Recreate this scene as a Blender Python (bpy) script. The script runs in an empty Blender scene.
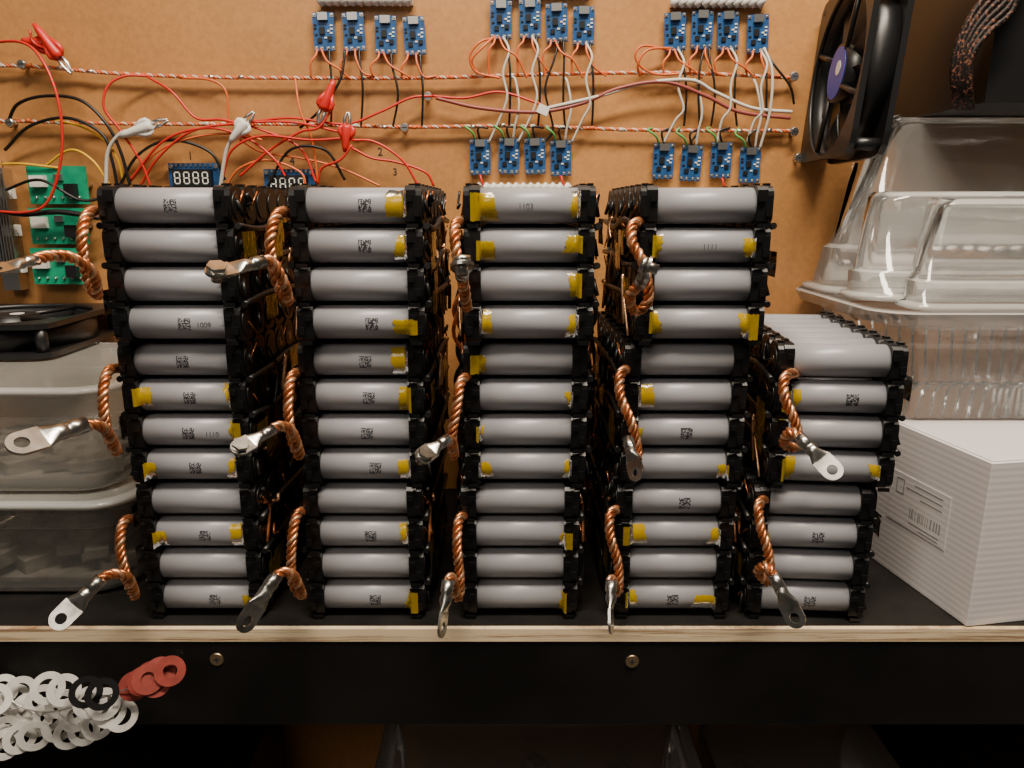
import bpy, bmesh, math, random
from mathutils import Vector, Matrix
random.seed(7)
K = 0.001          # all modelling below is in millimetres, origin = bench-top level under the lens
BENCH = 900.0      # bench top height above floor
WALL_Y = 640.0
PACK_Y = 416.0
SC = bpy.context.scene
COL = SC.collection

# ------------------------------------------------------------------ materials
def mat(name, col, rough=0.5, metal=0.0, alpha=1.0, spec=0.5, noise=None, bump=None, coat=0.0, trans=0.0):
    m = bpy.data.materials.new(name); m.use_nodes = True
    nt = m.node_tree; b = nt.nodes['Principled BSDF']
    b.inputs['Base Color'].default_value = (*col, 1)
    b.inputs['Roughness'].default_value = rough
    b.inputs['Metallic'].default_value = metal
    b.inputs['Alpha'].default_value = alpha
    b.inputs['Specular IOR Level'].default_value = spec
    b.inputs['Coat Weight'].default_value = coat
    b.inputs['Transmission Weight'].default_value = trans
    tc = nt.nodes.new('ShaderNodeTexCoord')
    if noise:
        sc, amt = noise
        n = nt.nodes.new('ShaderNodeTexNoise'); n.inputs['Scale'].default_value = sc; n.inputs['Detail'].default_value = 6
        nt.links.new(tc.outputs['Object'], n.inputs['Vector'])
        r = nt.nodes.new('ShaderNodeMapRange')
        r.inputs['From Min'].default_value = 0.3; r.inputs['From Max'].default_value = 0.7
        r.inputs['To Min'].default_value = 1-amt; r.inputs['To Max'].default_value = 1+amt
        nt.links.new(n.outputs['Fac'], r.inputs['Value'])
        mx = nt.nodes.new('ShaderNodeVectorMath'); mx.operation = 'SCALE'
        mx.inputs[0].default_value = col
        nt.links.new(r.outputs['Result'], mx.inputs['Scale'])
        nt.links.new(mx.outputs['Vector'], b.inputs['Base Color'])
    if bump:
        sc, st, dist = bump
        n = nt.nodes.new('ShaderNodeTexNoise'); n.inputs['Scale'].default_value = sc; n.inputs['Detail'].default_value = 4
        nt.links.new(tc.outputs['Object'], n.inputs['Vector'])
        bp = nt.nodes.new('ShaderNodeBump'); bp.inputs['Strength'].default_value = st; bp.inputs['Distance'].default_value = dist
        nt.links.new(n.outputs['Fac'], bp.inputs['Height']); nt.links.new(bp.outputs['Normal'], b.inputs['Normal'])
    return m
def film(name, tint, milk, milkcol, rough, bump):
    """thin clear plastic film/wall: tinted transparency + a little milky scatter + fresnel gloss"""
    m = bpy.data.materials.new(name); m.use_nodes = True; nt = m.node_tree; nt.nodes.clear()
    out = nt.nodes.new('ShaderNodeOutputMaterial'); tr = nt.nodes.new('ShaderNodeBsdfTransparent'); tr.inputs[0].default_value = (*tint, 1)
    df = nt.nodes.new('ShaderNodeBsdfDiffuse'); df.inputs[0].default_value = (*milkcol, 1)
    gl = nt.nodes.new('ShaderNodeBsdfGlossy'); gl.inputs[0].default_value = (1,1,1,1); gl.inputs['Roughness'].default_value = rough
    m1 = nt.nodes.new('ShaderNodeMixShader'); m2 = nt.nodes.new('ShaderNodeMixShader'); m1.inputs[0].default_value = milk
    lw = nt.nodes.new('ShaderNodeFresnel'); lw.inputs['IOR'].default_value = 1.5
    tc = nt.nodes.new('ShaderNodeTexCoord'); n = nt.nodes.new('ShaderNodeTexNoise'); n.inputs['Scale'].default_value = bump[0]
    bp = nt.nodes.new('ShaderNodeBump'); bp.inputs['Strength'].default_value = bump[1]; bp.inputs['Distance'].default_value = bump[2]
    nt.links.new(tc.outputs['Object'], n.inputs['Vector']); nt.links.new(n.outputs['Fac'], bp.inputs['Height'])
    for x in (gl, lw): nt.links.new(bp.outputs['Normal'], x.inputs['Normal'])
    nt.links.new(tr.outputs[0], m1.inputs[1]); nt.links.new(df.outputs[0], m1.inputs[2])
    nt.links.new(lw.outputs[0], m2.inputs[0]); nt.links.new(m1.outputs[0], m2.inputs[1]); nt.links.new(gl.outputs[0], m2.inputs[2])
    nt.links.new(m2.outputs[0], out.inputs['Surface']); return m

M = {}
M['wall'] = mat('hardboard', (0.455, 0.212, 0.068), 0.38, noise=(7, 0.10), bump=(300, 0.08, 0.0005))
nt = M['wall'].node_tree
bs = nt.nodes['Principled BSDF']; old = bs.inputs['Base Color'].links[0].from_socket
tc = nt.nodes.new('ShaderNodeTexCoord'); n2 = nt.nodes.new('ShaderNodeTexNoise'); n2.inputs['Scale'].default_value = 260; n2.inputs['Detail'].default_value = 3
nt.links.new(tc.outputs['Object'], n2.inputs['Vector'])
r2 = nt.nodes.new('ShaderNodeMapRange'); r2.inputs['From Min'].default_value = .3; r2.inputs['From Max'].default_value = .7
r2.inputs['To Min'].default_value = .91; r2.inputs['To Max'].default_value = 1.09
nt.links.new(n2.outputs['Fac'], r2.inputs['Value'])
v2 = nt.nodes.new('ShaderNodeVectorMath'); v2.operation = 'SCALE'
nt.links.new(old, v2.inputs[0]); nt.links.new(r2.outputs['Result'], v2.inputs['Scale']); nt.links.new(v2.outputs['Vector'], bs.inputs['Base Color'])

M['floor'] = mat('concrete_floor', (0.16, 0.15, 0.14), 0.8, noise=(6, 0.2))
M['blackboard'] = mat('black_board', (0.006, 0.0055, 0.005), 0.42, spec=.35, noise=(14, 0.5), bump=(60, 0.2, 0.0005))
M['blacktop'] = mat('black_benchtop', (0.009, 0.008, 0.007), 0.6, spec=.3, noise=(40, 0.5))
M['cell'] = mat('cell_wrap_grey', (0.30, 0.30, 0.325), 0.37, noise=(30, 0.05), spec=0.55)
M['cellend'] = mat('cell_end_steel', (0.16, 0.15, 0.14), 0.45, 0.8)
M['holder'] = mat('holder_abs_black', (0.005, 0.005, 0.0055), 0.36, spec=.4, bump=(300, 0.1, 0.0003))
M['nickel'] = mat('nickel_strip', (0.20, 0.17, 0.13), 0.35, 1.0, noise=(60, 0.4))
M['copper'] = mat('copper_strand', (0.56, 0.20, 0.075), 0.32, 0.8, noise=(160, 0.5))
M['copper2'] = mat('copper_strand_pale', (0.74, 0.40, 0.22), 0.32, 0.75, noise=(160, 0.45))
M['tin'] = mat('tinned_lug', (0.46, 0.45, 0.42), 0.28, 1.0, noise=(90, 0.5), bump=(200, 0.3, 0.0004))
M['kapton'] = film('kapton_tape', (0.98, 0.78, 0.04), .30, (1.0, 0.66, 0.0), .14, (220, .7, .0006))
M['kaptonside'] = film('kapton_tape_thin', (0.95, 0.70, 0.04), .10, (0.9, 0.55, 0.0), .14, (220, .7, .0006))
M['pcb'] = mat('blue_pcb', (0.02, 0.085, 0.24), 0.35, noise=(200, 0.3))
M['pcbg'] = mat('green_pcb', (0.01, 0.30, 0.16), 0.4, noise=(90, 0.25))
M['silver'] = mat('silver', (0.75, 0.74, 0.72), 0.3, 1.0)
M['ic'] = mat('ic_black', (0.010, 0.010, 0.012), 0.4)
M['white'] = mat('white_plastic', (0.75, 0.73, 0.68), 0.45, noise=(40, 0.08))
M['paper'] = mat('gasket_paper', (0.70, 0.68, 0.64), 0.75, noise=(200, 0.08))
M['redf'] = mat('gasket_red_fibre', (0.24, 0.032, 0.022), 0.6, noise=(150, 0.2))
M['blackr'] = mat('gasket_black', (0.006, 0.006, 0.007), 0.35)
M['red'] = mat('wire_red', (0.60, 0.022, 0.015), 0.35)
M['orange'] = mat('wire_orange', (0.66, 0.13, 0.03), 0.38)
M['black'] = mat('wire_black', (0.008, 0.008, 0.008), 0.4)
M['whitew'] = mat('wire_white', (0.62, 0.58, 0.50), 0.4)
M['yellow'] = mat('wire_yellow', (0.75, 0.42, 0.02), 0.4)
M['green'] = mat('wire_green', (0.10, 0.34, 0.08), 0.4)
M['maroon'] = mat('wire_maroon', (0.30, 0.06, 0.05), 0.4)
M['brass'] = mat('screw_brass', (0.62, 0.47, 0.28), 0.35, 1.0)
M['fan'] = mat('fan_plastic_black', (0.008, 0.008, 0.009), 0.38)
M['blue'] = mat('sticker_blue', (0.03, 0.06, 0.38), 0.4)
M['ink'] = mat('ink_dark', (0.02, 0.02, 0.025), 0.6)
M['inkg'] = mat('ink_grey', (0.08, 0.08, 0.09), 0.6)
M['inkl'] = mat('ink_light', (0.30, 0.29, 0.29), 0.6)
M['tub'] = film('clear_polypropylene', (.97, .97, .96), .13, (.85, .85, .83), .08, (22, .3, .002))
M['tubm'] = film('milky_polypropylene', (.93, .93, .91), .36, (.62, .62, .58), .16, (22, .25, .002))
M['tub_shaded'] = film('shaded_polypropylene', (.8, .8, .78), .22, (.30, .29, .27), .2, (22, .25, .002))  # bin plastic with the under-shelf shade put into its darker colour
M['tubrim'] = film('clear_rim', (.95, .95, .94), .40, (.90, .90, .88), .10, (22, .2, .002))
M['led'] = mat('led_segment', (0.85, 0.88, 0.80), 0.4)
M['stuff'] = mat('tub_contents', (0.20, 0.18, 0.16), 0.7, noise=(60, .5), bump=(50, .8, .004))
M['boxw'] = mat('white_cardboard', (0.70, 0.66, 0.67), 0.6)
nt = M['boxw'].node_tree; b = nt.nodes['Principled BSDF']
tc = nt.nodes.new('ShaderNodeTexCoord'); wv = nt.nodes.new('ShaderNodeTexWave'); wv.bands_direction = 'Z'
wv.inputs['Scale'].default_value = 75
nt.links.new(tc.outputs['Object'], wv.inputs['Vector'])
bp = nt.nodes.new('ShaderNodeBump'); bp.inputs['Strength'].default_value = .12; bp.inputs['Distance'].default_value = .0004
nt.links.new(wv.outputs['Fac'], bp.inputs['Height']); nt.links.new(bp.outputs['Normal'], b.inputs['Normal'])
M['ply'] = mat('plywood_edge', (0.5, 0.38, 0.24), 0.6)
nt = M['ply'].node_tree; b = nt.nodes['Principled BSDF']
tc = nt.nodes.new('ShaderNodeTexCoord'); mp = nt.nodes.new('ShaderNodeMapping'); mp.inputs['Scale'].default_value = (9, 9, 420)
nz = nt.nodes.new('ShaderNodeTexNoise'); nz.inputs['Scale'].default_value = 1; nz.inputs['Detail'].default_value = 7; nz.inputs['Roughness'].default_value = .75
cr = nt.nodes.new('ShaderNodeValToRGB')
cr.color_ramp.elements[0].position = .36; cr.color_ramp.elements[0].color = (0.26, 0.14, 0.07, 1)
cr.color_ramp.elements[1].position = .52; cr.color_ramp.elements[1].color = (0.86, 0.68, 0.45, 1)
nt.links.new(tc.outputs['Object'], mp.inputs['Vector']); nt.links.new(mp.outputs['Vector'], nz.inputs['Vector'])
nt.links.new(nz.outputs['Fac'], cr.inputs['Fac']); nt.links.new(cr.outputs['Color'], b.inputs['Base Color'])
M['qr'] = mat('datamatrix_print', (0.03, 0.03, 0.035), 0.5)
nt = M['qr'].node_tree; b = nt.nodes['Principled BSDF']
uv = nt.nodes.new('ShaderNodeUVMap')
s = nt.nodes.new('ShaderNodeVectorMath'); s.operation = 'SCALE'; s.inputs['Scale'].default_value = 13
f = nt.nodes.new('ShaderNodeVectorMath'); f.operation = 'FLOOR'
oi = nt.nodes.new('ShaderNodeObjectInfo'); ad = nt.nodes.new('ShaderNodeVectorMath'); ad.operation = 'ADD'
wn = nt.nodes.new('ShaderNodeTexWhiteNoise'); wn.noise_dimensions = '3D'
gt = nt.nodes.new('ShaderNodeMath'); gt.operation = 'GREATER_THAN'; gt.inputs[1].default_value = .42
nt.links.new(uv.outputs['UV'], s.inputs[0]); nt.links.new(s.outputs[0], f.inputs[0]); nt.links.new(f.outputs[0], ad.inputs[0])
nt.links.new(oi.outputs['Random'], ad.inputs[1]); nt.links.new(ad.outputs[0], wn.inputs['Vector'])
nt.links.new(wn.outputs['Value'], gt.inputs[0]); nt.links.new(gt.outputs[0], b.inputs['Alpha'])
M['braid'] = mat('braided_sleeve', (0.05, 0.02, 0.015), 0.5)
nt = M['braid'].node_tree; b = nt.nodes['Principled BSDF']
tc = nt.nodes.new('ShaderNodeTexCoord'); ck = nt.nodes.new('ShaderNodeTexNoise'); ck.inputs['Scale'].default_value = 600
cr = nt.nodes.new('ShaderNodeValToRGB'); cr.color_ramp.elements[0].position = .54; cr.color_ramp.elements[0].color = (0.008, .006, .006, 1)
cr.color_ramp.elements[1].position = .68; cr.color_ramp.elements[1].color = (0.20, .075, .045, 1)
b.inputs['Specular IOR Level'].default_value = .2
nt.links.new(tc.outputs['Object'], ck.inputs['Vector']); nt.links.new(ck.outputs['Fac'], cr.inputs['Fac']); nt.links.new(cr.outputs['Color'], b.inputs['Base Color'])

# ------------------------------------------------------------------ mesh helpers (mm)
def V3(*a): return Vector(a)
def new_bm(): return bmesh.new()
def box(bm, c, s, mi=0, R=None):
    c = Vector(c); vs = []
    for dz in (-.5, .5):
        for dx, dy in ((-.5, -.5), (.5, -.5), (.5, .5), (-.5, .5)):
            v = Vector((dx*s[0], dy*s[1], dz*s[2]))
            if R: v = R @ v
            vs.append(bm.verts.new(c+v))
    for q in ((3,2,1,0),(4,5,6,7),(0,1,5,4),(1,2,6,5),(2,3,7,6),(3,0,4,7)):
        f = bm.faces.new([vs[i] for i in q]); f.material_index = mi
def basis(d):
    d = d.normalized(); a = Vector((0,0,1)) if abs(d.z) < .9 else Vector((1,0,0))
    u = d.cross(a).normalized(); return u, d.cross(u).normalized(), d
def cyl(bm, p0, p1, r, mi=0, seg=20, r2=None, caps=True, capmi=None):
    p0 = Vector(p0); p1 = Vector(p1); r2 = r if r2 is None else r2
    u, v, d = basis(p1-p0); A = []; B = []
    for i in range(seg):
        t = 2*math.pi*i/seg; o = u*math.cos(t)+v*math.sin(t)
        A.append(bm.verts.new(p0+o*r)); B.append(bm.verts.new(p1+o*r2))
    for i in range(seg):
        j = (i+1) % seg; f = bm.faces.new((A[j], A[i], B[i], B[j])); f.smooth = True; f.material_index = mi
    if caps:
        cm = mi if capmi is None else capmi
        f = bm.faces.new(A); f.material_index = cm
        f = bm.faces.new(list(reversed(B))); f.material_index = cm
def ringplate(bm, Mx, hw, hh, c, rin0, rin1, z0, z1, mi=0, seg=32):
    L = []
    for i in range(seg):
        t = 2*math.pi*(i+.5)/seg; x, y = math.cos(t), math.sin(t)
        if hw is None: R = hh
        else: R = min(hw/max(abs(x),1e-6), hh/max(abs(y),1e-6), (hw+hh-c)/(abs(x)+abs(y)))
        L.append([bm.verts.new(Mx @ Vector(p)) for p in ((x*R,y*R,z0),(x*R,y*R,z1),(x*rin1,y*rin1,z1),(x*rin0,y*rin0,z0))])
    for i in range(seg):
        a, b2 = L[i], L[(i+1) % seg]
        for k in range(4):
            l = (k+1) % 4
            f = bm.faces.new((a[k], b2[k], b2[l], a[l])); f.material_index = mi
            if k == 2 or (k == 0 and hw is None): f.smooth = True
def sweep(bm, pts, r, mi=0, seg=8, closed=False):
    n = len(pts); rings = []; prev = None
    for i, p in enumerate(pts):
        d = (pts[min(i+1, n-1)]-pts[max(i-1, 0)]).normalized()
        if prev is None: u, v, _ = basis(d)
        else:
            u = (prev - d*prev.dot(d)).normalized(); v = d.cross(u)
        prev = u; rr = r[i] if isinstance(r, (list, tuple)) else r
        rings.append([bm.verts.new(p+(u*math.cos(2*math.pi*k/seg)+v*math.sin(2*math.pi*k/seg))*rr) for k in range(seg)])
    for a, b2 in zip(rings[:-1], rings[1:]):
        for k in range(seg):
            l = (k+1) % seg; f = bm.faces.new((a[k], a[l], b2[l], b2[k])); f.smooth = True; f.material_index = mi
    bm.faces.new(list(reversed(rings[0]))).material_index = mi; bm.faces.new(rings[-1]).material_index = mi
def smoothpath(P, n=8):
    P = [Vector(p) for p in P]; Q = [2*P[0]-P[1]]+P+[2*P[-1]-P[-2]]; out = []
    for i in range(1, len(Q)-2):
        a, b2, c, d = Q[i-1:i+3]
        for k in range(n):
            t = k/n
            out.append(.5*((2*b2)+(c-a)*t+(2*a-5*b2+4*c-d)*t*t+(3*b2-a-3*c+d)*t**3))
    out.append(P[-1]); return out
def resample(P, step):
    out = [P[0]]; acc = 0
    for a, b2 in zip(P[:-1], P[1:]):
        L = (b2-a).length
        if L < 1e-9: continue
        t = step-acc
        while t <= L:
            out.append(a.lerp(b2, t/L)); t += step
        acc = (acc+L) % step
    out.append(P[-1]); return out
def twist(bm, P, tr, r, pitch, mis, step=1.2, seg=7, phase=0):
    P = resample(smoothpath(P, 10), step); n = len(P); prev = None; fr = []
    for i, p in enumerate(P):
        d = (P[min(i+1,n-1)]-P[max(i-1,0)]).normalized()
        if prev is None: u, v, _ = basis(d)
        else: u = (prev-d*prev.dot(d)).normalized(); v = d.cross(u)
        prev = u; fr.append((p, u, v))
    for k, mi in enumerate(mis):
        ph = 2*math.pi*k/len(mis)+phase
        sweep(bm, [p+(u*math.cos(ph+2*math.pi*i*step/pitch)+v*math.sin(ph+2*math.pi*i*step/pitch))*tr for i, (p, u, v) in enumerate(fr)], r, mi, seg)
def finish(bm, name, mats, parent=None, loc=(0,0,0), rot=(0,0,0), bevel=0, mesh_only=False):
    for v in bm.verts: v.co *= K
    bmesh.ops.recalc_face_normals(bm, faces=bm.faces)
    me = bpy.data.meshes.new(name); bm.to_mesh(me); bm.free()
    for m in mats: me.materials.append(M[m])
    if mesh_only: return me
    return put(me, name, parent, loc, rot, bevel)
def put(me, name, parent=None, loc=(0,0,0), rot=(0,0,0), bevel=0):
    o = bpy.data.objects.new(name, me); COL.objects.link(o)
    if parent: o.parent = parent; o.location = Vector(loc)*K
    else: o.location = (Vector(loc)+Vector((0,0,BENCH)))*K
    o.rotation_euler = rot
    if bevel:
        md = o.modifiers.new('bevel', 'BEVEL'); md.width = bevel*K; md.segments = 2; md.limit_method = 'ANGLE'
    return o
def empty(name, loc=(0,0,0), rot=(0,0,0)):
    return put(None, name, None, loc, rot)
def text(body, size, loc, rot, m, parent, name='print', ext=0.0):
    c = bpy.data.curves.new(name, 'FONT'); c.body = body; c.size = size*K; c.align_x = 'CENTER'; c.align_y = 'CENTER'; c.extrude = ext*K
    c.materials.append(M[m]); return put(c, name, parent, loc, rot)
# surveying: direction measured in the photo intersected with a real plane at depth y (mm)
CAM = Vector((0, 0, 252)); TH = math.radians(13.5); F = 740.0
def S(px, py, y):
    u = (px-512)/F; v = (384-py)/F
    d = Vector((u, math.cos(TH)+v*math.sin(TH), -math.sin(TH)+v*math.cos(TH)))
    return CAM + d*(y/d.y)

# ------------------------------------------------------------------ room
bm = new_bm(); box(bm, (0, WALL_Y+9, 300), (2600, 18, 2400)); finish(bm, 'wall_back', ['wall'])
bm = new_bm(); box(bm, (0, -300, -BENCH-10), (2600, 1900, 20)); finish(bm, 'floor', ['floor'])

# workbench
bench = empty('workbench')
bm = new_bm(); box(bm, (0, (406+639)/2+.5, -4.9), (1700, 232, 8.6), 0); finish(bm, 'top_panel', ['ply'], bench)
bm = new_bm(); box(bm, (0, (409+639)/2+.5, -.3), (1700, 228, .6), 0); finish(bm, 'top_black_skin', ['blacktop'], bench)
bm = new_bm(); box(bm, (0, 416, -39.5), (1700, 16, 60)); finish(bm, 'front_fascia', ['blackboard'], bench, bevel=.8)
bm = new_bm(); box(bm, (0, 525, -369), (1700, 220, 18)); 
for x in (-840, 840):
    box(bm, (x, 525, -455), (30, 220, 890))
finish(bm, 'lower_shelf', ['blackboard'], bench)
for px, py in ((217, 659), (632, 661)):
    p = S(px, py, 408); bm = new_bm()
    cyl(bm, p+V3(0,.2,0), p+V3(0,-1.0,0), 4.6, 0, 24, 4.0)
    box(bm, p+V3(0,-1.05,0), (3.6,.2,.9), 1); box(bm, p+V3(0,-1.05,0), (.9,.22,3.6), 1)
    finish(bm, 'fascia_screw', ['brass', 'ink'], bench)

# ------------------------------------------------------------------ battery pack
NR, ND = 4, 7; PR, PD = 21.6, 20.3; R_C = 9.6
PW, PDP, PH = 72.0, PD*ND, PR*NR
bm = new_bm()
for i in range(NR):
    for j in range(ND):
        y, z = PD*(j+.5), PR*(i+.5)
        cyl(bm, (-32.5, y, z), (32.5, y, z), R_C, 0, 40, capmi=1)
cells_me = finish(bm, 'cells', ['cell', 'cellend'], mesh_only=True)
bm = new_bm()
for s in (-1, 1):
    for i in range(NR):
        for j in range(ND):
            y, z = PD*(j+.5), PR*(i+.5)
            Mx = Matrix.Translation((0, y, z)) @ Matrix(((0,0,s,0),(1,0,0,0),(0,1,0,0),(0,0,0,1)))
            ringplate(bm, Mx, PD/2-.02, PR/2-.05, 2.6, R_C+.02, R_C+.02, 26.8, 32.6, 0)
            ringplate(bm, Mx, PD/2-.35, PR/2-.4, 3.4, 7.2, 7.2, 32.6, 35.8, 0)
    for i in range(NR):
        for yy in (-.7, PDP+.5):
            box(bm, (s*29.2, yy, PR*(i+.5)+3.6), (3.6, 1.5, 3.0)); box(bm, (s*33.2, yy, PR*(i+.5)-3.6), (3.2, 1.5, 4.2))
            box(bm, (s*30.8, yy+.2, PR*i+.2), (6.4, .9, 2.2))
    for j in range(ND):
        box(bm, (s*29.4, PD*(j+.5)+3, PH+.35), (3.4, 5, 1.4)); box(bm, (s*33.2, PD*(j+.5)-3.4, PH+.35), (3.2, 4, 1.4))
        box(bm, (s*31.2, PD*(j+.5), -.4), (6, 5, .9))
holder_me = finish(bm, 'cell_holder', ['holder'], mesh_only=True)
strip_mes = []
for variant in range(3):
    bm = new_bm(); rs = random.Random(3+variant)
    for s in (-1, 1):
        for j in range(ND):
            y = PD*(j+.5)
            for i in range(NR):
                z = PR*(i+.5)
                cyl(bm, (s*35.7, y, z), (s*36.4, y, z), 8.0, 3, 18, 7.6)
                if rs.random() < .5: cyl(bm, (s*36.4, y, z), (s*36.7, y, z), 3.2, 0, 12)
                zz = z+8*rs.choice((-1,1)); yy = y+2+rs.random()*8
                if rs.random() < .6: cyl(bm, (s*36.6, y+1, z), (s*38.2, yy, zz), .55, 1, 6)
                if rs.random() < .5: cyl(bm, (s*36.4, y-2, z+3), (s*38.4, y+rs.uniform(-6,6), z-6), 1.2, 3, 8)
        for z in (PR*1, PR*2, PR*3):
            sweep(bm, smoothpath([V3(s*37.8, 3, z), V3(s*38.2, PDP*.3, z+rs.uniform(-3,3)), V3(s*38.0, PDP*.6, z+rs.uniform(-3,3)), V3(s*37.8, PDP-4, z)], 4), 1.9, 3, 8)
        for q in range(9):
            y0 = rs.uniform(6, PDP-10); z0 = rs.uniform(6, PH-6)
            P_ = [V3(s*38, y0, z0), V3(s*rs.uniform(38.6,40.2), y0+rs.uniform(-9,9), z0+rs.uniform(-14,14)), V3(s*39, y0+rs.uniform(-14,14), z0+rs.uniform(-26,26))]
            for p_ in P_: p_.z = min(max(p_.z, 3), PH-3); p_.y = min(max(p_.y, 6), PDP-3)
            sweep(bm, smoothpath(P_, 5), rs.choice((.7, 1.0, 1.3)), rs.choice((3,3,3,1,2)), 7)
    strip_mes.append(finish(bm, 'terminal_wiring', ['nickel', 'copper', 'copper2', 'black'], mesh_only=True))

def surf(x, a, yc, zc, lift):
    R = R_C+lift; yb = yc-R*math.cos(a); z = zc+R*math.sin(a)
    t = min(max((abs(x)-26.0)/1.6, 0), 1)
    return V3(x, yb*(1-t)+(-1.7-lift)*t, z)
def kapton(bm, row, xa, xb, a0=-58, a1=58, rnd=random):
    yc, zc = PD/2, PR*(row+.5); nx, na = 10, 9; g = []
    sk = rnd.uniform(-3.5, 3.5); inner_first = abs(xa) < abs(xb)
    jag = [rnd.uniform(-.9, .9) for _ in range(na+1)]
    for i in range(nx+1):
        line = []
        for j in range(na+1):
            a = math.radians(a0+(a1-a0)*j/na); w_ = (1-i/nx) if inner_first else i/nx
            x = xa+(xb-xa)*i/nx + (sk*(j/na-.5)+jag[j])*w_
            a += math.radians(rnd.uniform(-3, 3)) if j in (0, na) else 0
            x = max(min(x, 36), -36)
            line.append(bm.verts.new(surf(x, a, yc, zc, .18+rnd.random()*.25)))
        g.append(line)
    for i in range(nx):
        for j in range(na):
            f = bm.faces.new((g[i][j], g[i+1][j], g[i+1][j+1], g[i][j+1])); f.smooth = True
def qr(bm, uvl, row, xc, w=7.0, ac=0):
    yc, zc = PD/2, PR*(row+.5); h = w/2/R_C; na = 6; g = []
    for i in range(2):
        g.append([(bm.verts.new(surf(xc+(i-.5)*w, ac-h+2*h*j/na, yc, zc, .06)), (i, j/na)) for j in range(na+1)])
    for j in range(na):
        q = (g[0][j], g[1][j], g[1][j+1], g[0][j+1]); f = bm.faces.new([v for v, _ in q]); f.smooth = True
        for lp, (_, uvc) in zip(f.loops, q): lp[uvl].uv = uvc

L_, R_ = 'L', 'R'
PACKS = [
 (-188, 411, 2, 0, [], [(0,3,'a'),(3,4,'')], [(3,15,'1009')]),
 (-191, 417, 1, 0, [(1,L_,7),(1,R_,3),(2,R_,2),(3,L_,6),(3,R_,5)], [(0,1,''),(1,3,''),(2,0,''),(3,2,'')], [(2,14,'1110')]),
 (-191, 418, 0, 0, [(1,L_,7),(1,R_,7),(3,R_,4)], [(1,3,''),(3,5,'')], []),
 (-84.7, 411, 2, 0, [(0,R_,10),(1,R_,7),(3,R_,9)], [(0,5,''),(1,4,''),(3,6,'')], []),
 (-87.5, 417, 1, 0, [(0,R_,8),(1,R_,6),(3,R_,8)], [(0,3,''),(1,4,''),(2,2,''),(3,6,'')], []),
 (-90.5, 418, 0, 0, [(1,R_,4),(3,R_,3)], [(1,4,''),(3,5,'')], []),
 (9.5, 411, 2, 0, [(0,L_,10),(0,R_,5),(1,L_,8),(1,R_,7),(2,R_,4),(3,L_,7),(3,R_,5)], [], [(0,-2,'1103')]),
 (8, 417, 1, 0, [(0,L_,3),(1,R_,3),(2,L_,2),(3,L_,6),(3,R_,4)], [], []),
 (5, 418, 0, 0, [(1,R_,2),(3,R_,2)], [], []),
 (105.5, 411, 2, 0, [(1,R_,5),(1,L_,3),(3,R_,4),(3,L_,4)], [], [(1,3,'1111')]),
 (101, 417, 1, 0, [(1,L_,8),(2,L_,2),(3,R_,4)], [(2,2,'')], []),
 (99.6, 418, 0, 0, [(1,L_,8),(1,R_,5),(3,L_,5),(3,R_,12)], [(0,5,''),(3,1,'')], []),
 (188.5, 413, 1, -5, [(1,L_,5),(3,R_,4),(3,L_,6)], [(1,8,'')], []),
 (182.5, 416, 0, -4, [(1,L_,2)], [(1,4,''),(3,3,'')], []),
]
packs = []
for n, (x, y, lev, rz, kl, ql, tl) in enumerate(PACKS):
    e = empty('battery_pack', (x, y, 1.5+lev*(PH+1.25)), (0, 0, math.radians(rz))); packs.append(e)
    put(cells_me, 'cells', e); put(holder_me, 'cell_holder', e); put(strip_mes[n % 3], 'terminal_wiring', e)
    rr = random.Random(100+n)
    bm = new_bm()
    for row, side, ext in kl:
        r = NR-1-row
        a1 = rr.uniform(14, 56); a0 = -rr.uniform(20, 60)
        xi = 27-ext*rr.uniform(.85, 1.15); xo = rr.choice((27.4, 27.8, 29, 32))
        if side == 'L': kapton(bm, r, -xo, -xi, a0, a1, rr)
        else: kapton(bm, r, xi, xo, a0, a1, rr)
    if kl: finish(bm, 'kapton_tape', ['kapton'], e)
    else: bm.free()
    bm = new_bm()
    for s_ in (-1, 1):
        for q in range(4):
            y0 = rr.uniform(2, 95) if q else 2; z0 = rr.uniform(8, 60); g = [[bm.verts.new((s_*(40.0+rr.random()*.6), y0+i*7, z0+j*7)) for j in range(3)] for i in range(4)]
            for i in range(3):
                for j in range(2): bm.faces.new((g[i][j], g[i+1][j], g[i+1][j+1], g[i][j+1]))
    finish(bm, 'kapton_side_tape', ['kaptonside'], e)
    if ql:
        bm = new_bm(); uvl = bm.loops.layers.uv.new('UVMap')
        for row, xo, _ in ql: qr(bm, uvl, NR-1-row, xo, 7.0, .0)
        finish(bm, 'datamatrix_print', ['qr'], e)
    for row, xo, t in tl:
        text(t, 4.2, (xo, PD/2-R_C-.12, PR*(NR-1-row+.5)-.5), (math.pi/2, 0, 0), 'inkg', e, 'serial_print')

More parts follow.
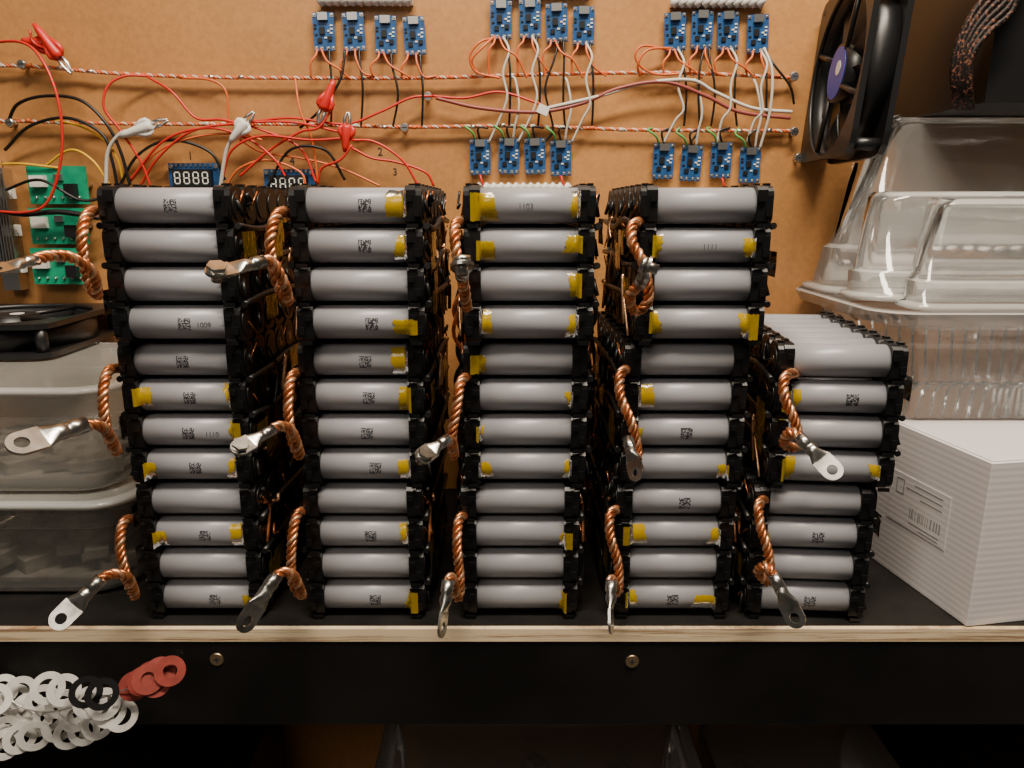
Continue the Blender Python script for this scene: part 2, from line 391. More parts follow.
# ------------------------------------------------------------------ copper leads with crimp lugs
def lug(bm, p0, p1, hint, mi=0, bolt=False, W=None):
    L = (p1-p0).length; X = (p1-p0).normalized(); Z = (hint-X*hint.dot(X)).normalized(); Y = Z.cross(X)
    T = Matrix((( X.x,Y.x,Z.x,p0.x),(X.y,Y.y,Z.y,p0.y),(X.z,Y.z,Z.z,p0.z),(0,0,0,1)))
    w = (W or L*.38)/2; rb = w*.62; nb = .40*L; seg = 24
    def ring(x, hy, hz, pw=1.0):
        return [bm.verts.new(T @ V3(x, hy*math.copysign(abs(math.cos(t))**pw, math.cos(t)), hz*math.copysign(abs(math.sin(t))**pw, math.sin(t)))) for t in [2*math.pi*k/seg for k in range(seg)]]
    th = max(1.2, L*.04)
    rs_ = [ring(-1.0, rb*.72, rb*.72), ring(-1.0, rb, rb), ring(nb*.45, rb, rb), ring(nb*.5, rb*1.0, rb*.80), ring(nb*.62, rb*1.0, rb*.80), ring(nb*.68, rb, rb), ring(nb*.9, rb, rb*.95), ring(nb*1.25, w*.95, th*.8, .55), ring(nb*1.35, w, th*.6, .4)]
    for a, b2 in zip(rs_[:-1], rs_[1:]):
        for k in range(seg):
            l = (k+1) % seg; f = bm.faces.new((a[k], a[l], b2[l], b2[k])); f.smooth = True; f.material_index = mi
    cx = L-w; rh = w*.50; x0 = nb*1.32; N = 32; q = []
    for k in range(N):
        t = 2*math.pi*k/N; c, s_ = math.cos(t), math.sin(t)
        if c >= 0: ox, oy = cx+w*c, w*s_
        else:
            tt = min((cx-x0)/abs(c), w/max(abs(s_),1e-6)); ox, oy = cx+c*tt, s_*tt
        q.append([bm.verts.new(T @ V3(*p)) for p in ((ox,oy,-th*.6),(ox,oy,th*.6),(cx+rh*c,rh*s_,th*.6),(cx+rh*c,rh*s_,-th*.6))])
    for k in range(N):
        a, b2 = q[k], q[(k+1) % N]
        for i in range(4):
            f = bm.faces.new((a[i], b2[i], b2[(i+1)%4], a[(i+1)%4])); f.material_index = mi
    if bolt:
        c = T @ V3(cx,0,0); cyl(bm, c-Z*5, c+Z*2.2, rh*.96, mi, 16); cyl(bm, c+Z*th*.6, c+Z*(th*.6+3.0), rh*1.75, mi, 6)
LEADS = [
 (0, [(104,212,432),(88,214,405),(82,240,395),(88,280,398),(97,296,400),(92,272,388),(72,258,378),(50,256,366),(34,260,356)], (-12,272,335), V3(.1,-.6,.8), False),
 (1, [(122,368,436),(108,372,410),(103,400,400),(108,436,400),(117,452,402),(110,436,388),(100,426,376),(84,425,368)], (6,448,338), V3(.1,-.75,.65), False),
 (2, [(138,518,436),(124,522,412),(120,548,402),(128,582,400),(135,596,402),(128,578,388),(112,574,380),(100,580,374)], (52,628,356), V3(.3,-.7,.6), False),
 (3, [(292,214,432),(278,214,405),(270,240,395),(276,280,395),(288,302,398),(284,284,385),(272,262,378),(262,262,372)], (206,274,350), V3(.1,-.5,.85), True),
 (4, [(306,372,436),(292,376,410),(288,405,402),(292,440,400),(300,456,400),(292,432,388),(280,426,378),(272,430,372)], (232,452,352), V3(.2,-.6,.7), True),
 (5, [(312,510,436),(298,514,412),(292,540,402),(292,580,400),(302,596,400),(294,576,388),(284,572,382),(276,576,378)], (240,632,360), V3(.85,-.4,.2), False),
 (6, [(468,222,432),(456,224,405),(456,250,394),(464,285,396),(467,308,398),(464,290,384),(462,276,372)], (462,262,344), V3(0,-.45,.9), True),
 (7, [(476,376,436),(462,380,410),(457,405,402),(452,436,400),(454,456,400),(452,442,388),(446,440,380)], (418,460,358), V3(.3,-.6,.7), True),
 (8, [(474,514,436),(460,518,412),(457,545,402),(460,580,400),(458,598,398),(452,578,388),(448,582,382)], (441,638,368), V3(.96,-.3,0), False),
 (9, [(650,222,432),(634,224,405),(632,242,396),(644,266,392),(648,300,396),(634,312,398),(630,296,385),(640,284,376)], (650,262,352), V3(-.1,-.85,.5), True),
 (10, [(636,370,436),(622,372,410),(620,395,400),(632,425,396),(638,456,398),(630,452,388),(628,440,382)], (638,480,362), V3(-.6,-.75,.1), False),
 (11, [(628,508,436),(612,512,412),(610,535,402),(618,565,400),(618,592,398),(612,580,388),(611,582,384)], (611,634,368), V3(.93,-.36,0), False),
 (12, [(800,372,432),(786,376,406),(784,396,398),(796,425,396),(798,446,398),(784,444,392),(790,432,382),(800,438,376)], (840,478,358), V3(-.3,-.8,.5), False),
 (13, [(774,498,436),(760,502,412),(760,525,402),(768,552,398),(770,582,398),(758,572,392),(766,566,384),(774,576,380)], (800,628,366), V3(-.65,-.7,.3), False),
]
for pi, path, tip, hint, bolt in LEADS:
    bm = new_bm(); P = [S(*q) for q in path]
    e = packs[pi]; Pm = Matrix.Translation(e.location/K - V3(0,0,BENCH)) @ Matrix.Rotation(e.rotation_euler.z, 4, 'Z')
    root = Pm @ V3(-38.5, 40, PR*3)
    twist(bm, [root, (root+P[0])/2]+P, 1.75, 1.35, 12, [0, 1, 0], 1.3, 8)
    lug(bm, P[-1], S(*tip), hint.normalized(), 2, bolt)
    for v in bm.verts: v.co = Pm.inverted() @ v.co
    finish(bm, 'copper_lead_with_lug', ['copper', 'copper2', 'tin'], e)

# mostly black wires added to darken the rear of the aisles between stacks
for gx, wd, seed in ((-137, 20, 1), (-37, 16, 2), (57, 18, 3), (150, 10, 4)):
    bm = new_bm(); rr = random.Random(seed)
    top = 215 if gx < 140 else 150
    for q in range(11):
        x0 = gx+rr.uniform(-wd/2, wd/2); y0 = rr.uniform(572, 612)
        P = [V3(x0, y0, top-rr.uniform(0, 30))]
        zz = P[0].z
        while zz > 8:
            zz -= rr.uniform(22, 42); P.append(V3(gx+rr.uniform(-wd/2-2, wd/2+2), y0+rr.uniform(-6, 6), max(zz, 3)))
        sweep(bm, resample(smoothpath(P), 4), rr.choice((1.6, 2.0, 2.4)), rr.choice((0,0,0,0,1,2)), 8)
    finish(bm, 'gap_darkening_wires', ['black', 'orange', 'copper'])

# ------------------------------------------------------------------ charger modules on the wall
bm = new_bm()
box(bm, (0,-.6,0), (17,1.2,28), 0)
box(bm, (0,-2.6,11), (7.8,2.8,5.6), 1); box(bm, (0,-2.6,14), (7.0,2.0,.6), 2)
box(bm, (-1.2,-1.9,.8), (4.2,1.5,5.2), 2); box(bm, (4.6,-1.8,-5), (3.2,1.1,3.2), 2); box(bm, (-3.4,-1.7,-6.2), (3.6,1.1,3.4), 2)
for x, z in ((-6.6,5.2),(-6.6,2.8),(6.2,4.6),(6.2,2.0),(3.8,.6),(-6,-2),(1.2,-4.4),(5.8,-1)):
    box(bm, (x,-1.5,z), (2.0,.6,1.1), 3 if (x > 0) else 2)
for x, z in ((-6.8,-12),(6.8,-12),(-2.6,-12.2),(2.6,-12.2),(-7,12.2),(7,12.2)):
    box(bm, (x,-1.35,z), (2.6,.4,2.6), 1); cyl(bm, (x,-1.3,z), (x,-2.5,z), 1.1, 1, 10, .5)
mod_me = finish(bm, 'charger_module', ['pcb','silver','ic','white'], mesh_only=True)
TOPM = [(323,31),(353,31),(385,34),(414,35),(501,19),(530,18),(557,22),(584,25),(676,31),(703,29),(729,30),(759,33)]
LOWM = [(480,157),(509,156),(535,156),(561,158),(664,161),(692,163),(722,160),(751,165)]
for k, (px, py) in enumerate(TOPM+LOWM):
    p = S(px, py, WALL_Y-8)
    o = put(mod_me, 'charger_module', None, (p.x, WALL_Y-4, p.z), (0, math.radians(random.uniform(-3, 3)), 0))
    bm = new_bm()
    box(bm, (0, 2.0, 0), (10, 3.8, 20), 0)
    finish(bm, 'foam_pad', ['white'], o)

def comb(name, x0, x1, py):
    a = S(x0, py, WALL_Y-8); b2 = S(x1, py, WALL_Y-8); n = max(4, int((b2.x-a.x)/6)); bm = new_bm()
    for i in range(n):
        p = a.lerp(b2, (i+.5)/n); cyl(bm, (p.x-2.6, WALL_Y-6, p.z-3), (p.x+2.6, WALL_Y-8, p.z+3), 3.2, 0, 12, 2.6)
    box(bm, ((a.x+b2.x)/2, WALL_Y-2, a.z), (b2.x-a.x, 3.6, 6), 0)
    finish(bm, name, ['white'])
for a in ((318,412,-1),(496,592,-13),(672,766,1),(474,570,188),(655,757,194)): comb('terminal_comb', *a)

# ------------------------------------------------------------------ bus wires (twisted)
def buswire(path, name):
    bm = new_bm(); P = [S(px, py, WALL_Y-7) for px, py in path]
    twist(bm, P, .85, .8, 9, [0, 1, 0], 1.5, 6)
    rr = random.Random(len(path)); Q = resample(smoothpath(P), 24)
    for q in Q[1:-1]:
        if rr.random() < .6: cyl(bm, q+V3(-2.0,-1,0), q+V3(2.0,-1,rr.uniform(-1,1)), 1.6, rr.choice((0,1,2)), 8)
    finish(bm, name, ['orange', 'whitew', 'silver'])
buswire([(-60,66),(25,66),(110,73),(200,77),(300,78),(420,78),(560,74),(680,73),(792,78)], 'twisted_bus_wire')
buswire([(-60,119),(12,121),(150,124),(280,124),(405,127),(520,126),(640,130),(792,131)], 'twisted_bus_wire')
for px, py in ((24,65),(12,123),(405,128),(793,77),(793,132),(428,97),(797,158)):
    p = S(px, py, WALL_Y-6); bm = new_bm()
    cyl(bm, (p.x, WALL_Y+.5, p.z), (p.x, WALL_Y-8, p.z), 1.5, 0, 12); cyl(bm, (p.x, WALL_Y-8, p.z), (p.x, WALL_Y-10.5, p.z), 4.0, 0, 20, 3.0)
    box(bm, (p.x, WALL_Y-10.6, p.z), (4, .3, .8), 1)
    finish(bm, 'wall_screw', ['silver', 'ink'])

# ------------------------------------------------------------------ loose wiring
harness = empty('wall_wiring')
def wire(col, r, pts, base=8, name=None):
    P = []
    for i, q in enumerate(pts):
        off = q[2] if len(q) > 2 else base
        P.append(S(q[0], q[1], WALL_Y-off))
    bm = new_bm(); sweep(bm, resample(smoothpath(P, 10), 2.5), r, 0, 8)
    finish(bm, name or ('wire_'+col), [col], harness)
W = [
 ('red',1.1,[(-20,44),(20,42,20),(42,60,26),(58,100,30),(62,150,30),(50,198,30),(28,212,30),(-20,210,26)]),
 ('red',1.0,[(30,30,20),(33,42,20),(48,50,20)]),
 ('red',1.0,[(148,76),(125,76,14),(108,86,18),(104,108,20),(120,130,18),(140,160,16),(150,185,14)]),
 ('red',1.0,[(148,77),(172,92,14),(196,118,14),(224,120,16),(262,130,14),(300,148,14),(316,182,14)]),
 ('red',1.0,[(130,180,14),(165,140,18),(210,128,18),(250,140,16),(275,160,16),(285,176,14)]),
 ('red',1.0,[(222,180,14),(232,150,18),(262,136,20),(310,140,20),(345,138,20)]),
 ('red',1.0,[(250,122,12),(292,118,14),(345,124,14),(380,112,14),(410,98,12),(432,96,10)]),
 ('red',1.0,[(352,140,20),(375,142,18),(402,160,16),(418,185,14)]),
 ('red',1.0,[(330,112,18),(318,128,20),(300,132,18),(270,150,16),(240,176,14)]),
 ('red',1.0,[(352,145,20),(340,160,20),(322,168,16),(318,184,14)]),
 ('red',1.0,[(140,186,12),(158,158,16),(190,132,18),(232,124,18),(290,122,16),(340,132,18)]),
 ('red',1.0,[(352,148,20),(372,158,18),(396,162,16),(425,172,14),(434,186,12)]),
 ('orange',.9,[(240,140,12),(262,152,12),(300,158,12),(340,168,12),(380,186,12)]),
 ('orange',.9,[(295,78),(300,110,14),(312,140,14),(318,182,12)]),
 ('orange',.9,[(180,78),(210,80,10),(226,92,10),(228,124,9)]),
 ('orange',.9,[(130,182,12),(160,150,16),(200,136,16),(240,134,14),(262,140,12)]),
 ('orange',.9,[(226,186,12),(240,168,14),(268,160,14),(300,172,12),(306,188,12)]),
 ('maroon',1.5,[(436,98,10),(480,108,12),(536,112,12),(580,104,12),(620,88,14),(665,82,14),(706,96,12),(740,112,12),(790,118,10)]),
 ('red',1.0,[(432,96,10),(465,98,12),(500,92,12),(540,104,12)]),
 ('whitew',1.4,[(548,108,12),(600,96,13),(640,84,14),(690,80,14),(715,92,12),(752,108,12),(792,112,10)]),
 ('black',1.3,[(8,122),(18,104,14),(45,96,18),(80,100,20),(105,122,20),(120,150,18),(130,185,16)]),
 ('black',1.3,[(5,150),(30,126,14),(68,118,16),(102,134,16),(112,160,16),(118,190,14)]),
 ('black',1.2,[(5,190,20),(40,180,26),(80,200,24),(110,196,20)]),
 ('black',1.2,[(120,185,14),(138,155,16),(170,140,16),(210,152,14),(225,180,12)]),
 ('black',1.1,[(268,186,12),(290,150,14),(325,150,14),(345,180,12)]),
 ('black',1.1,[(300,128,10),(320,110,14),(340,80,14),(345,50,10)]),
 ('yellow',1.0,[(54,120),(80,126,12),(104,140,14),(118,160,14),(124,186,12)]),
 ('yellow',1.0,[(45,166),(70,150,12),(92,160,14),(110,185,12)]),
 ('yellow',1.0,[(2,164),(24,164,16),(60,168,14)]),
 ('whitew',1.5,[(134,130,20),(120,134,20),(108,152,18),(106,185,16),(104,230,14)]),
 ('whitew',1.5,[(234,136,20),(226,152,18),(220,190,14)]),
 ('black',2.2,[(-20,205,26),(20,214,26),(60,212,24),(100,218,22)]),
]
for w in W: wire(*w)
rr = random.Random(11)
for k, (px, py) in enumerate(TOPM):
    b_ = py+18
    t1 = 76; t2 = 128
    dx = rr.uniform(-6, 6)
    wire('orange', .9, [(px-6,b_,7),(px-7,b_+6,9),(px-12-abs(dx)*.5,b_+14,11),(px-12,t1,9)])
    wire('black', .9, [(px+6,b_,7),(px+7,b_+14,10),(px+9+dx*.6,b_+34,12),(px+9+dx*.7,t2-26,11),(px+8,t2-2,8)])
    if k % 2 == 0:
        wire('orange', .85, [(px-2,b_,7),(px+4,b_+12,12),(px+16,b_+20,12),(px+26,t1+2,9)])
    else:
        wire('orange', .85, [(px+2,b_,7),(px+3,b_+10,10),(px+10,b_+24,11),(px+22,t1,8)])
    if k in (4, 5, 7, 8, 10, 11):
        wire('whitew', .95, [(px+2,b_,7),(px+8,b_+14,12),(px+2,b_+36,13),(px+6+dx,b_+60,13),(px-2+dx,t2-8,11),(px-12,142,8)])
    elif k > 4:
        wire('black', .9, [(px+2,b_,7),(px-3,b_+20,11),(px-8+dx,b_+50,12),(px-4,t2,9),(px-12,142,8)])
wire('orange', .95, [(495,36,7),(484,46,14),(472,60,14),(478,74,9)])
wire('orange', .95, [(495,38,7),(480,42,14),(470,56,14),(476,72,12),(500,78,9)])
wire('orange', .95, [(670,48,7),(648,50,14),(638,64,14),(640,76,9)])
wire('orange', .95, [(670,50,7),(642,46,14),(636,60,14),(655,74,10),(700,72,9)])
wire('black', .95, [(764,50,7),(775,66,14),(790,86,14),(794,104,10)])
wire('whitew', 1.1, [(764,48,7),(772,70,14),(770,110,14),(760,148,8)])
for k, (px, py) in enumerate(LOWM):
    t_ = py-17
    wire('green', .9, [(px-5,t_,7),(px-8,t_-8,11),(px-16,t_-14,10),(px-12,128,8)])
    if k % 2: wire('whitew', .95, [(px+4,t_,7),(px+6,t_-14,10),(px+10,t_-34,12),(px+6,t_-60,11),(px+2,78,8)])
    wire('black', .9, [(px,t_,7),(px-2,t_-12,10),(px+8,128,8)])
    if k % 3 == 0: wire('red', .9, [(px,py+18,7),(px+2,py+25,9),(px+5,py+32,7)])
bm = new_bm(); p = S(543, 110, WALL_Y-12); box(bm, p, (9, 5, 7), 0, Matrix.Rotation(.4, 3, 'Y')); finish(bm, 'cable_label', ['white'], harness)

# ------------------------------------------------------------------ crocodile clips
def clip(a, b2, m, off):
    A = S(*a, WALL_Y-off); B = S(*b2, WALL_Y-off); bm = new_bm(); d = (B-A); L = d.length; dn = d.normalized(); u, v, _ = basis(d)
    sweep(bm, [A, A+dn*L*.12, A+dn*L*.35, A+dn*L*.6, A+dn*L*.68], [1.6, 2.8, 3.6, 4.4, 3.6], 0, 14)
    for s_ in (-1, 1):
        sweep(bm, [A+dn*L*.62+v*s_*1.6, A+dn*L*.82+v*s_*2.2, A+dn*L*.97+v*s_*.8, B+v*s_*.3], [1.8, 1.4, 1.0, .7], 1, 8)
        sweep(bm, [A+dn*L*.3+v*s_*2, A+dn*L*.5+v*s_*5.2, A+dn*L*.58+v*s_*5.4, A+dn*L*.66+v*s_*3], [1.6, 2.2, 2.0, 1.2], 0, 8)
    finish(bm, 'crocodile_clip', [m, 'silver'])
clip((34,24),(72,74),'red',22); clip((22,40),(62,48),'red',16)
clip((334,80),(318,124),'red',20); clip((345,152),(348,112),'red',20)
clip((120,136),(168,120),'white',20); clip((230,142),(254,112),'white',20)

# ------------------------------------------------------------------ voltage displays
for px, py in ((192,178),(288,184)):
    p = S(px, py, WALL_Y-10); e = empty('voltmeter_display', (p.x, WALL_Y-2, p.z))
    bm = new_bm(); box(bm, (0,-2,0), (42,1.4,24), 0); box(bm, (0,-6,0), (31,7,14), 1)
    for sx in (-1,1):
        for sz in (-1,1): cyl(bm, (sx*18.5,-2.6,sz*9.5), (sx*18.5,-4,sz*9.5), 1.8, 2, 12)
    for i in range(8): box(bm, (-14+i*4,-3,10.4), (1.6,1,2), 2)
    box(bm, (0,-.6,0), (20,1.2,14), 1)
    finish(bm, 'board', ['pcb','ic','silver'], e)
    bm = new_bm()
    for i in range(4):
        x = -11.4+i*7.6
        for sz in (-1,0,1): box(bm, (x,-9.6,sz*4.4), (3.4,.2,.8), 0)
        for sx in (-1,1):
            for sz in (-1,1): box(bm, (x+sx*2.1,-9.6,sz*2.2), (.8,.2,3.4), 0)
    finish(bm, 'digits', ['led'], e)

gb = empty('control_board')
bm = new_bm()
for (x0,y0,x1,y1) in ((26,166,90,204),(28,208,90,244),(30,248,90,284)):
    a = S(x0,y0,WALL_Y-12); b2 = S(x1,y1,WALL_Y-12); c = (a+b2)/2
    box(bm, (c.x, WALL_Y-12, c.z), (abs(b2.x-a.x), 1.6, abs(a.z-b2.z)), 0)
    box(bm, (c.x-14, WALL_Y-15, c.z+3), (12, 5, 9), 1); box(bm, (c.x+12, WALL_Y-15.5, c.z-4), (9, 6, 10), 2)
    box(bm, (c.x+2, WALL_Y-14, c.z+6), (7, 2.5, 5), 3)
    for i in range(6): cyl(bm, (c.x-18+i*7, WALL_Y-12, c.z-10), (c.x-18+i*7, WALL_Y-15, c.z-10), 1.4, 3, 8, .8)
    for sx in (-1,1): cyl(bm, (c.x+sx*20, WALL_Y, c.z), (c.x+sx*20, WALL_Y-12, c.z), 2, 3, 10)
a = S(-14,168,WALL_Y-10); b2 = S(22,290,WALL_Y-10); c = (a+b2)/2
box(bm, (c.x, WALL_Y-6, c.z), (abs(b2.x-a.x), 11, abs(a.z-b2.z)), 3)
for i in range(12):
    box(bm, (c.x-13+i*2.4, WALL_Y-16, c.z+6), (.9, 12, abs(a.z-b2.z)*.8), 3)
for i in range(3):
    box(bm, (c.x+11, WALL_Y-14, c.z+30-i*30), (8, 6, 9), 1)
finish(bm, 'boards', ['pcbg','white','ic','silver','inkg'], gb)

for t, px, py, sz in (('1',190,156,9),('4',292,161,9),('1',345,150,9),('2',380,152,9),('3',395,172,8),('1',2,165,8)):
    p = S(px, py, WALL_Y-1); text(t, sz, (p.x, WALL_Y-.4, p.z), (math.pi/2,0,0), 'ink', None, 'pen_marking')

# ------------------------------------------------------------------ computer fans
def fan(name, loc, rot, size=120, T=25, sticker='blue'):
    e = empty(name, loc, rot); h = size/2; bm = new_bm(); I = Matrix.Identity(4)
    for z0, z1 in ((0, 4), (T-4, T)): ringplate(bm, I, h, h, 8, h-2.5, h-2.5, z0, z1, 0, 64)
    ringplate(bm, I, None, h-.8, 0, h-2.6, h-2.6, 3.5, T-3.5, 0, 64)
    for sx in (-1,1):
        for sy in (-1,1):
            c = (sx*(h-7.5), sy*(h-7.5)); cyl(bm, (*c,3.5), (*c,T-3.5), 4.2, 0, 14)
            cyl(bm, (*c,T), (*c,T+.25), 2.4, 1, 14); cyl(bm, (*c,-.25), (*c,0), 2.4, 1, 14)
    for k in range(4):
        t = math.pi/4*1.2+k*math.pi/2
        a = V3(math.cos(t)*18, math.sin(t)*18, T-2.5); b2 = V3(math.cos(t+.25)*(h-2), math.sin(t+.25)*(h-2), T-2.5); sweep(bm, [a, b2], 2.0, 0, 6)
    finish(bm, 'frame', ['fan','ic'], e)
    bm = new_bm(); cyl(bm, (0,0,4), (0,0,T-1.5), 20, 0, 40); cyl(bm, (0,0,T-1.5), (0,0,T-.9), 18, 1, 40); cyl(bm, (4,3,T-.9), (4,3,T-.6), 5, 2, 30)
    for k in range(9):
        t0 = 2*math.pi*k/9; g = []
        for i in range(7):
            r = 19+(h-5-19)*i/6; row = []
            for j in range(6):
                u = j/5; ang = t0+u*(.75-.12*i/6)+.12*i/6; z = 4.5+(T-10)*u**.85*(1-.25*i/6)
                row.append(bm.verts.new((r*math.cos(ang), r*math.sin(ang), z)))
            g.append(row)
        for i in range(6):
            for j in range(5):
                f = bm.faces.new((g[i][j], g[i+1][j], g[i+1][j+1], g[i][j+1])); f.smooth = True
    finish(bm, 'rotor', ['fan', sticker, 'white'], e)
    return e
def axis_rot(n, up=(0,0,1)):
    n = Vector(n).normalized(); y = (Vector(up)-n*Vector(up).dot(n)).normalized(); x = y.cross(n)
    return Matrix(((x.x,y.x,n.x),(x.y,y.y,n.y),(x.z,y.z,n.z))).to_euler()
c = S(838, 76, 578)
fan('computer_fan', (260, 575, c.z), axis_rot((-1, .10, .07)))
fan('computer_fan', (-392, 574, 146), (0,0,.04), sticker='ic')

# ------------------------------------------------------------------ power supply and its cables
psu = empty('power_supply', (384, 575, 384))
bm = new_bm(); box(bm, (0,0,0), (150,124,132), 0)
for i in range(9): box(bm, (10+i*6,-62.2,0), (2.5,.6,90), 1)
finish(bm, 'case', ['fan','ic'], psu, bevel=4)
text('500W', 9, (-44,-62.6,-44), (math.pi/2,math.radians(-80),0), 'white', psu, 'rating_label')
bm = new_bm()
for k in range(6):
    P = [S(1034-k*3, -32+k*3, 505-k), S(997+k*3, -14+k*5, 504-k), S(970+k*3.6, 18+k*3, 503-k), S(954+k*3.4, 58, 503-k), S(954+k*3.2, 92, 504-k), S(957+k*3, 108, 512-k)]
    sweep(bm, resample(smoothpath(P), 3), 1.9, 0, 10)
finish(bm, 'braided_cables', ['braid'], psu)
bpy.data.objects['braided_cables'].location = -V3(384,575,384)*K

# ------------------------------------------------------------------ plastic tubs
def rrect(hw, hd, r, n=8):
    out = []
    for cx, cy, a0 in ((hw-r,hd-r,0),(-hw+r,hd-r,90),(-hw+r,-hd+r,180),(hw-r,-hd+r,270)):
        for k in range(n+1):
            a = math.radians(a0+90*k/n); out.append((cx+r*math.cos(a), cy+r*math.sin(a)))
    return out
def tub(name, loc, rot, prof, mname, ribs=False, lid=None, rimmat='tubrim'):
    bm = new_bm(); rings = []
    for z, hw, hd, r, *_ in prof:
        pts = rrect(hw, hd, r)
        if ribs:
            dense = []
            for a, b2 in zip(pts, pts[1:]+pts[:1]):
                L = math.hypot(b2[0]-a[0], b2[1]-a[1])
                n = 60 if L > 60 else 1
                for k in range(n): dense.append((a[0]+(b2[0]-a[0])*k/n, a[1]+(b2[1]-a[1])*k/n))
            amp = 1.1 if _ and _[0] == 'rib' else 0
            pts = [(x*(1+amp/max(hw,hd)*(1 if (i//2) % 2 else 0)), y*(1+amp/max(hw,hd)*(1 if (i//2) % 2 else 0))) for i, (x, y) in enumerate(dense)]
        rings.append([bm.verts.new((x, y, z)) for x, y in pts])
    for i, (a, b2) in enumerate(zip(rings[:-1], rings[1:])):
        n = len(a); mi = 1 if (prof[i+1][-1] == 'rim') else 0
        for k in range(n):
            f = bm.faces.new((a[k], a[(k+1)%n], b2[(k+1)%n], b2[k])); f.smooth = not ribs; f.material_index = mi
    bm.faces.new(list(reversed(rings[0]))).material_index = 0
    if lid: 
        f = bm.faces.new(rings[-1]); f.material_index = 0
    return finish(bm, name, [mname, rimmat], None, loc, rot)
def tubprof(h, hw, hd, r, flare=.12, rim=6):
    w1 = hw-h*flare; d1 = hd-h*flare
    return [(0, w1-7, d1-7, r-2,'b'), (1, w1-4, d1-4, r-1,'rim'), (3, w1-1.5, d1-1.5, r,'rim'), (7, w1, d1, r,'b'), (h*.72, hw-h*flare*.25, hd-h*flare*.25, r+1,'b'), (h*.74, hw-h*flare*.2+2, hd-h*flare*.2+2, r+2,'rim'),
            (h-5, hw, hd, r+2,'b'), (h-4, hw+rim, hd+rim, r+4,'rim'), (h-1, hw+rim+.5, hd+rim+.5, r+4,'rim'), (h, hw+rim-1.5, hd+rim-1.5, r+4,'rim'), (h, hw-1, hd-1, r+2,'rim')]
def stuffing(parent, hw, hd, h):
    bm = new_bm(); rr = random.Random(int(hw))
    for i in range(26):
        s_ = rr.uniform(12, 26); box(bm, (rr.uniform(-hw+16, hw-16), rr.uniform(-hd+16, hd-16), rr.uniform(9, max(10, h))), (s_, s_*.8, s_*.5), 0, Matrix.Rotation(rr.uniform(0,3), 3, 'Z'))
    box(bm, (0,0,4), (2*hw-20, 2*hd-20, 4), 0)
    finish(bm, 'contents', ['stuff'], parent, bevel=1)
o = tub('plastic_container', (-335, 516, .3), (0,0,0), tubprof(70, 86, 78, 22, .10, 5), 'tubm', lid=True)
stuffing(o, 74, 66, 22)
o = tub('plastic_container', (-337, 516, 71), (0,0,0), tubprof(73, 86, 76, 22, .10, 6), 'tubm', lid=True)
stuffing(o, 74, 64, 12)
ca = math.radians(9.4)
carton = empty('cardboard_box', (280, 408.5, 0.2), (0,0,ca))
bm = new_bm(); box(bm, (95, 84, 53), (190, 168, 106), 0)
box(bm, (95, 46, 106.4), (186, 88, .8), 0); box(bm, (95, 125, 106.4), (186, 68, .8), 0)
finish(bm, 'carton_body', ['boxw'], carton, bevel=1.0)
bm = new_bm(); box(bm, (-.3, 54, 56), (.3, 56, 36), 0)
rr = random.Random(5); yy = 32
while yy < 62:
    w_ = rr.choice((.5,.8,1.2)); box(bm, (-.55, yy, 50), (.15, w_, 7), 1); yy += w_+rr.choice((.8,1.3,1.8))
for zz, l in ((70,26),(66,34),(62,20),(43,28),(40.5,18)): box(bm, (-.55, 32+l/2, zz), (.15, l, .8), 1)
for (a_, b_, c_, d_) in ((72,60,8,.8),(72,70,8,.8),(68.5,65,.8,10),(75.5,65,.8,10)): box(bm, (-.55, a_, b_), (.15, c_, d_), 1)
finish(bm, 'shipping_label', ['boxw','inkl'], carton)
sweep_bm = new_bm(); sweep(sweep_bm, [V3(30,2,107.2), V3(60,10,108.2), V3(110,12,107.4)], .5, 0, 6); finish(sweep_bm, 'flap_gap', ['inkg'], carton)
prof = [(0,92,52,16,'b'),(1.5,96,56,18,'b'),(6,97,57,18,'rib'),(52,104,64,20,'rib'),(56,107,68,22,'b'),(62,108,70,22,'b'),(66,110,72,22,'b'),(70,124,82,26,'rim'),(78,128,86,28,'rim'),(79,126,84,28,'rim'),(80,127,85,28,'rim')]
tub('plastic_container', (362, 550, 107.5), (0,0,0), prof, 'tub', ribs=True)
FL = math.pi
tub('plastic_container', (366, 592, 317), (FL,0,0), tubprof(130, 122, 34, 24, .24, 6), 'tub')
tub('plastic_container', (358, 535, 262), (FL,0,0), tubprof(74, 114, 24, 22, .10, 4), 'tub')
tub('plastic_container', (366, 498, 257), (FL+.10,0,0), tubprof(72, 98, 14, 14, .10, 4), 'tub')

tb = tub('storage_bin', (22, 520, -359.8), (0,0,0), tubprof(165, 128, 92, 14, .05, 6), 'tub_shaded', lid=True, rimmat='tub_shaded')
stuffing(tb, 110, 78, 120)
tb = tub('storage_bin', (246, 528, -359.8), (0,0,0), tubprof(160, 70, 88, 14, .05, 6), 'tub_shaded', lid=True, rimmat='tub_shaded')
stuffing(tb, 56, 76, 110)
bm = new_bm(); box(bm, (410, 528, -290), (130, 180, 139), 0); box(bm, (410,528,-219), (134,184,6), 0); finish(bm, 'tool_case', ['fan'], bevel=3)
bm = new_bm(); box(bm, (-330, 528, -280), (220, 180, 158), 0); box(bm, (-330,528,-199), (224,184,6), 0); finish(bm, 'tool_case', ['fan'], bevel=3)

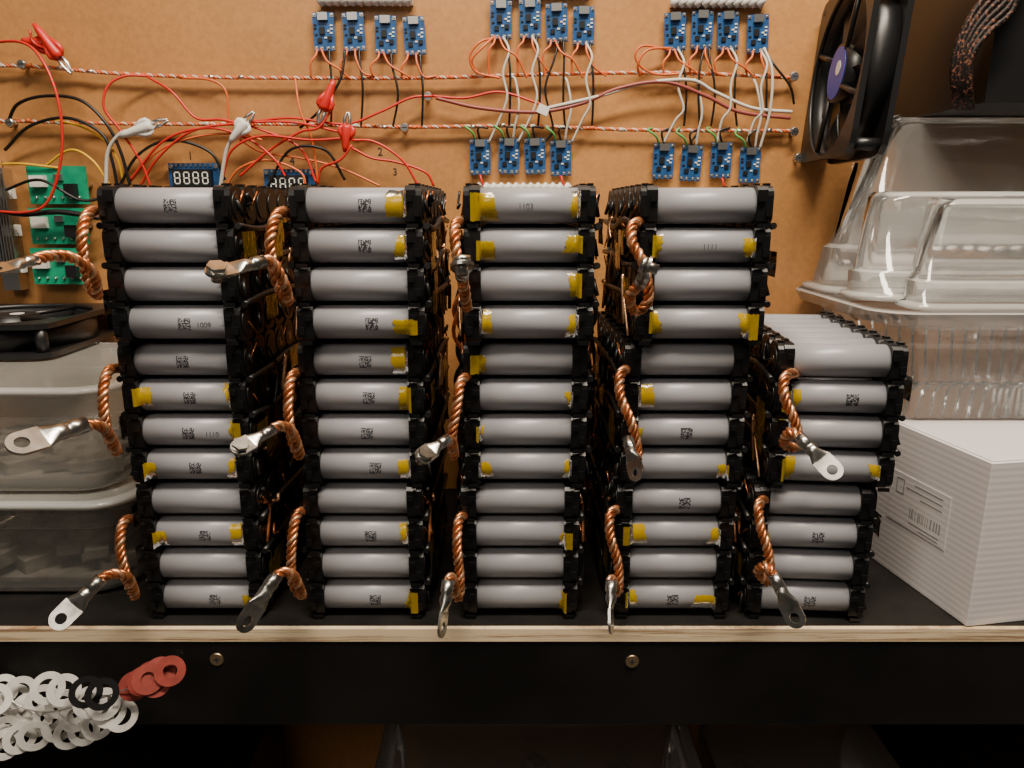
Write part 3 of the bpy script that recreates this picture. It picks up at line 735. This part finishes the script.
# ------------------------------------------------------------------ gasket rings hanging from the fascia
bm = new_bm(); rr = random.Random(21)
def gasket(px, py, y, mi, ro=9.2, ri=5.2, tilt=.25):
    p = S(px, py, y); n = (CAM-p).normalized()+V3(rr.uniform(-tilt,tilt), 0, rr.uniform(-tilt,tilt)-.1)
    n.normalize(); u, v, d = basis(n)
    Mx = Matrix(((u.x,v.x,n.x,p.x),(u.y,v.y,n.y,p.y),(u.z,v.z,n.z,p.z),(0,0,0,1)))
    ringplate(bm, Mx, None, ro, 0, ri, ri, -.3, .3, mi, 36)
k = 0
for (px, py) in ((2,690),(14,700),(28,708),(20,692),(42,700),(36,722),(10,716),(50,716),(62,704),(58,726),(76,716),(84,730),(70,734),(98,724),(110,712),(122,716),(104,704),(90,702),(34,736),(20,738),(4,732),(64,690),(-8,738),(-6,700),(48,688),(6,744)):
    gasket(px, py, 400-k*.75, 0, tilt=.35); k += 1
gasket(86,692,380,2,9,5.4,.1); gasket(102,694,375,2,9,5.4,.1)
for q, (px, py) in enumerate(((134,686),(143,681),(151,676),(160,672),(170,671),(156,682),(148,679))): gasket(px, py, 392-q*2, 1, 8.6, 3.9, .15)
P = [S(-20,640,406), S(0,690,395), S(40,712,390), S(95,700,385), S(150,680,390), S(165,672,396), S(168,664,407.5)]
sweep(bm, resample(smoothpath(P), 3), .5, 3, 6)
finish(bm, 'gasket_ring_bundle', ['paper','redf','blackr','silver'])

# ------------------------------------------------------------------ lighting
def area(name, loc, target, sx, sy, power, col):
    l = bpy.data.lights.new(name, 'AREA'); l.shape = 'RECTANGLE'; l.size = sx; l.size_y = sy; l.energy = power; l.color = col
    o = bpy.data.objects.new(name, l); COL.objects.link(o); o.location = loc
    o.rotation_euler = (Vector(target)-Vector(loc)).to_track_quat('-Z','Y').to_euler()
area('ceiling_lamp', (0.12, 0.10, 2.05), (0, .5, 1.0), .8, .14, 27, (1.0, .87, .70))
area('room_lamp', (-0.5, -0.9, 2.1), (0, .5, 1.0), .8, .5, 6.5, (1.0, .88, .74))
w = bpy.data.worlds.new('room_ambient'); SC.world = w; w.use_nodes = True
w.node_tree.nodes['Background'].inputs[0].default_value = (1.0, .88, .76, 1); w.node_tree.nodes['Background'].inputs[1].default_value = .06

# ------------------------------------------------------------------ camera
cd = bpy.data.cameras.new('camera'); cam = bpy.data.objects.new('camera', cd); COL.objects.link(cam)
cam.location = (0, 0, (252+BENCH)*K); cam.rotation_euler = (math.radians(90-13.5), 0, 0)
cd.sensor_width = 36; cd.lens = F/1024*36; cd.clip_start = .01; cd.clip_end = 50
SC.camera = cam
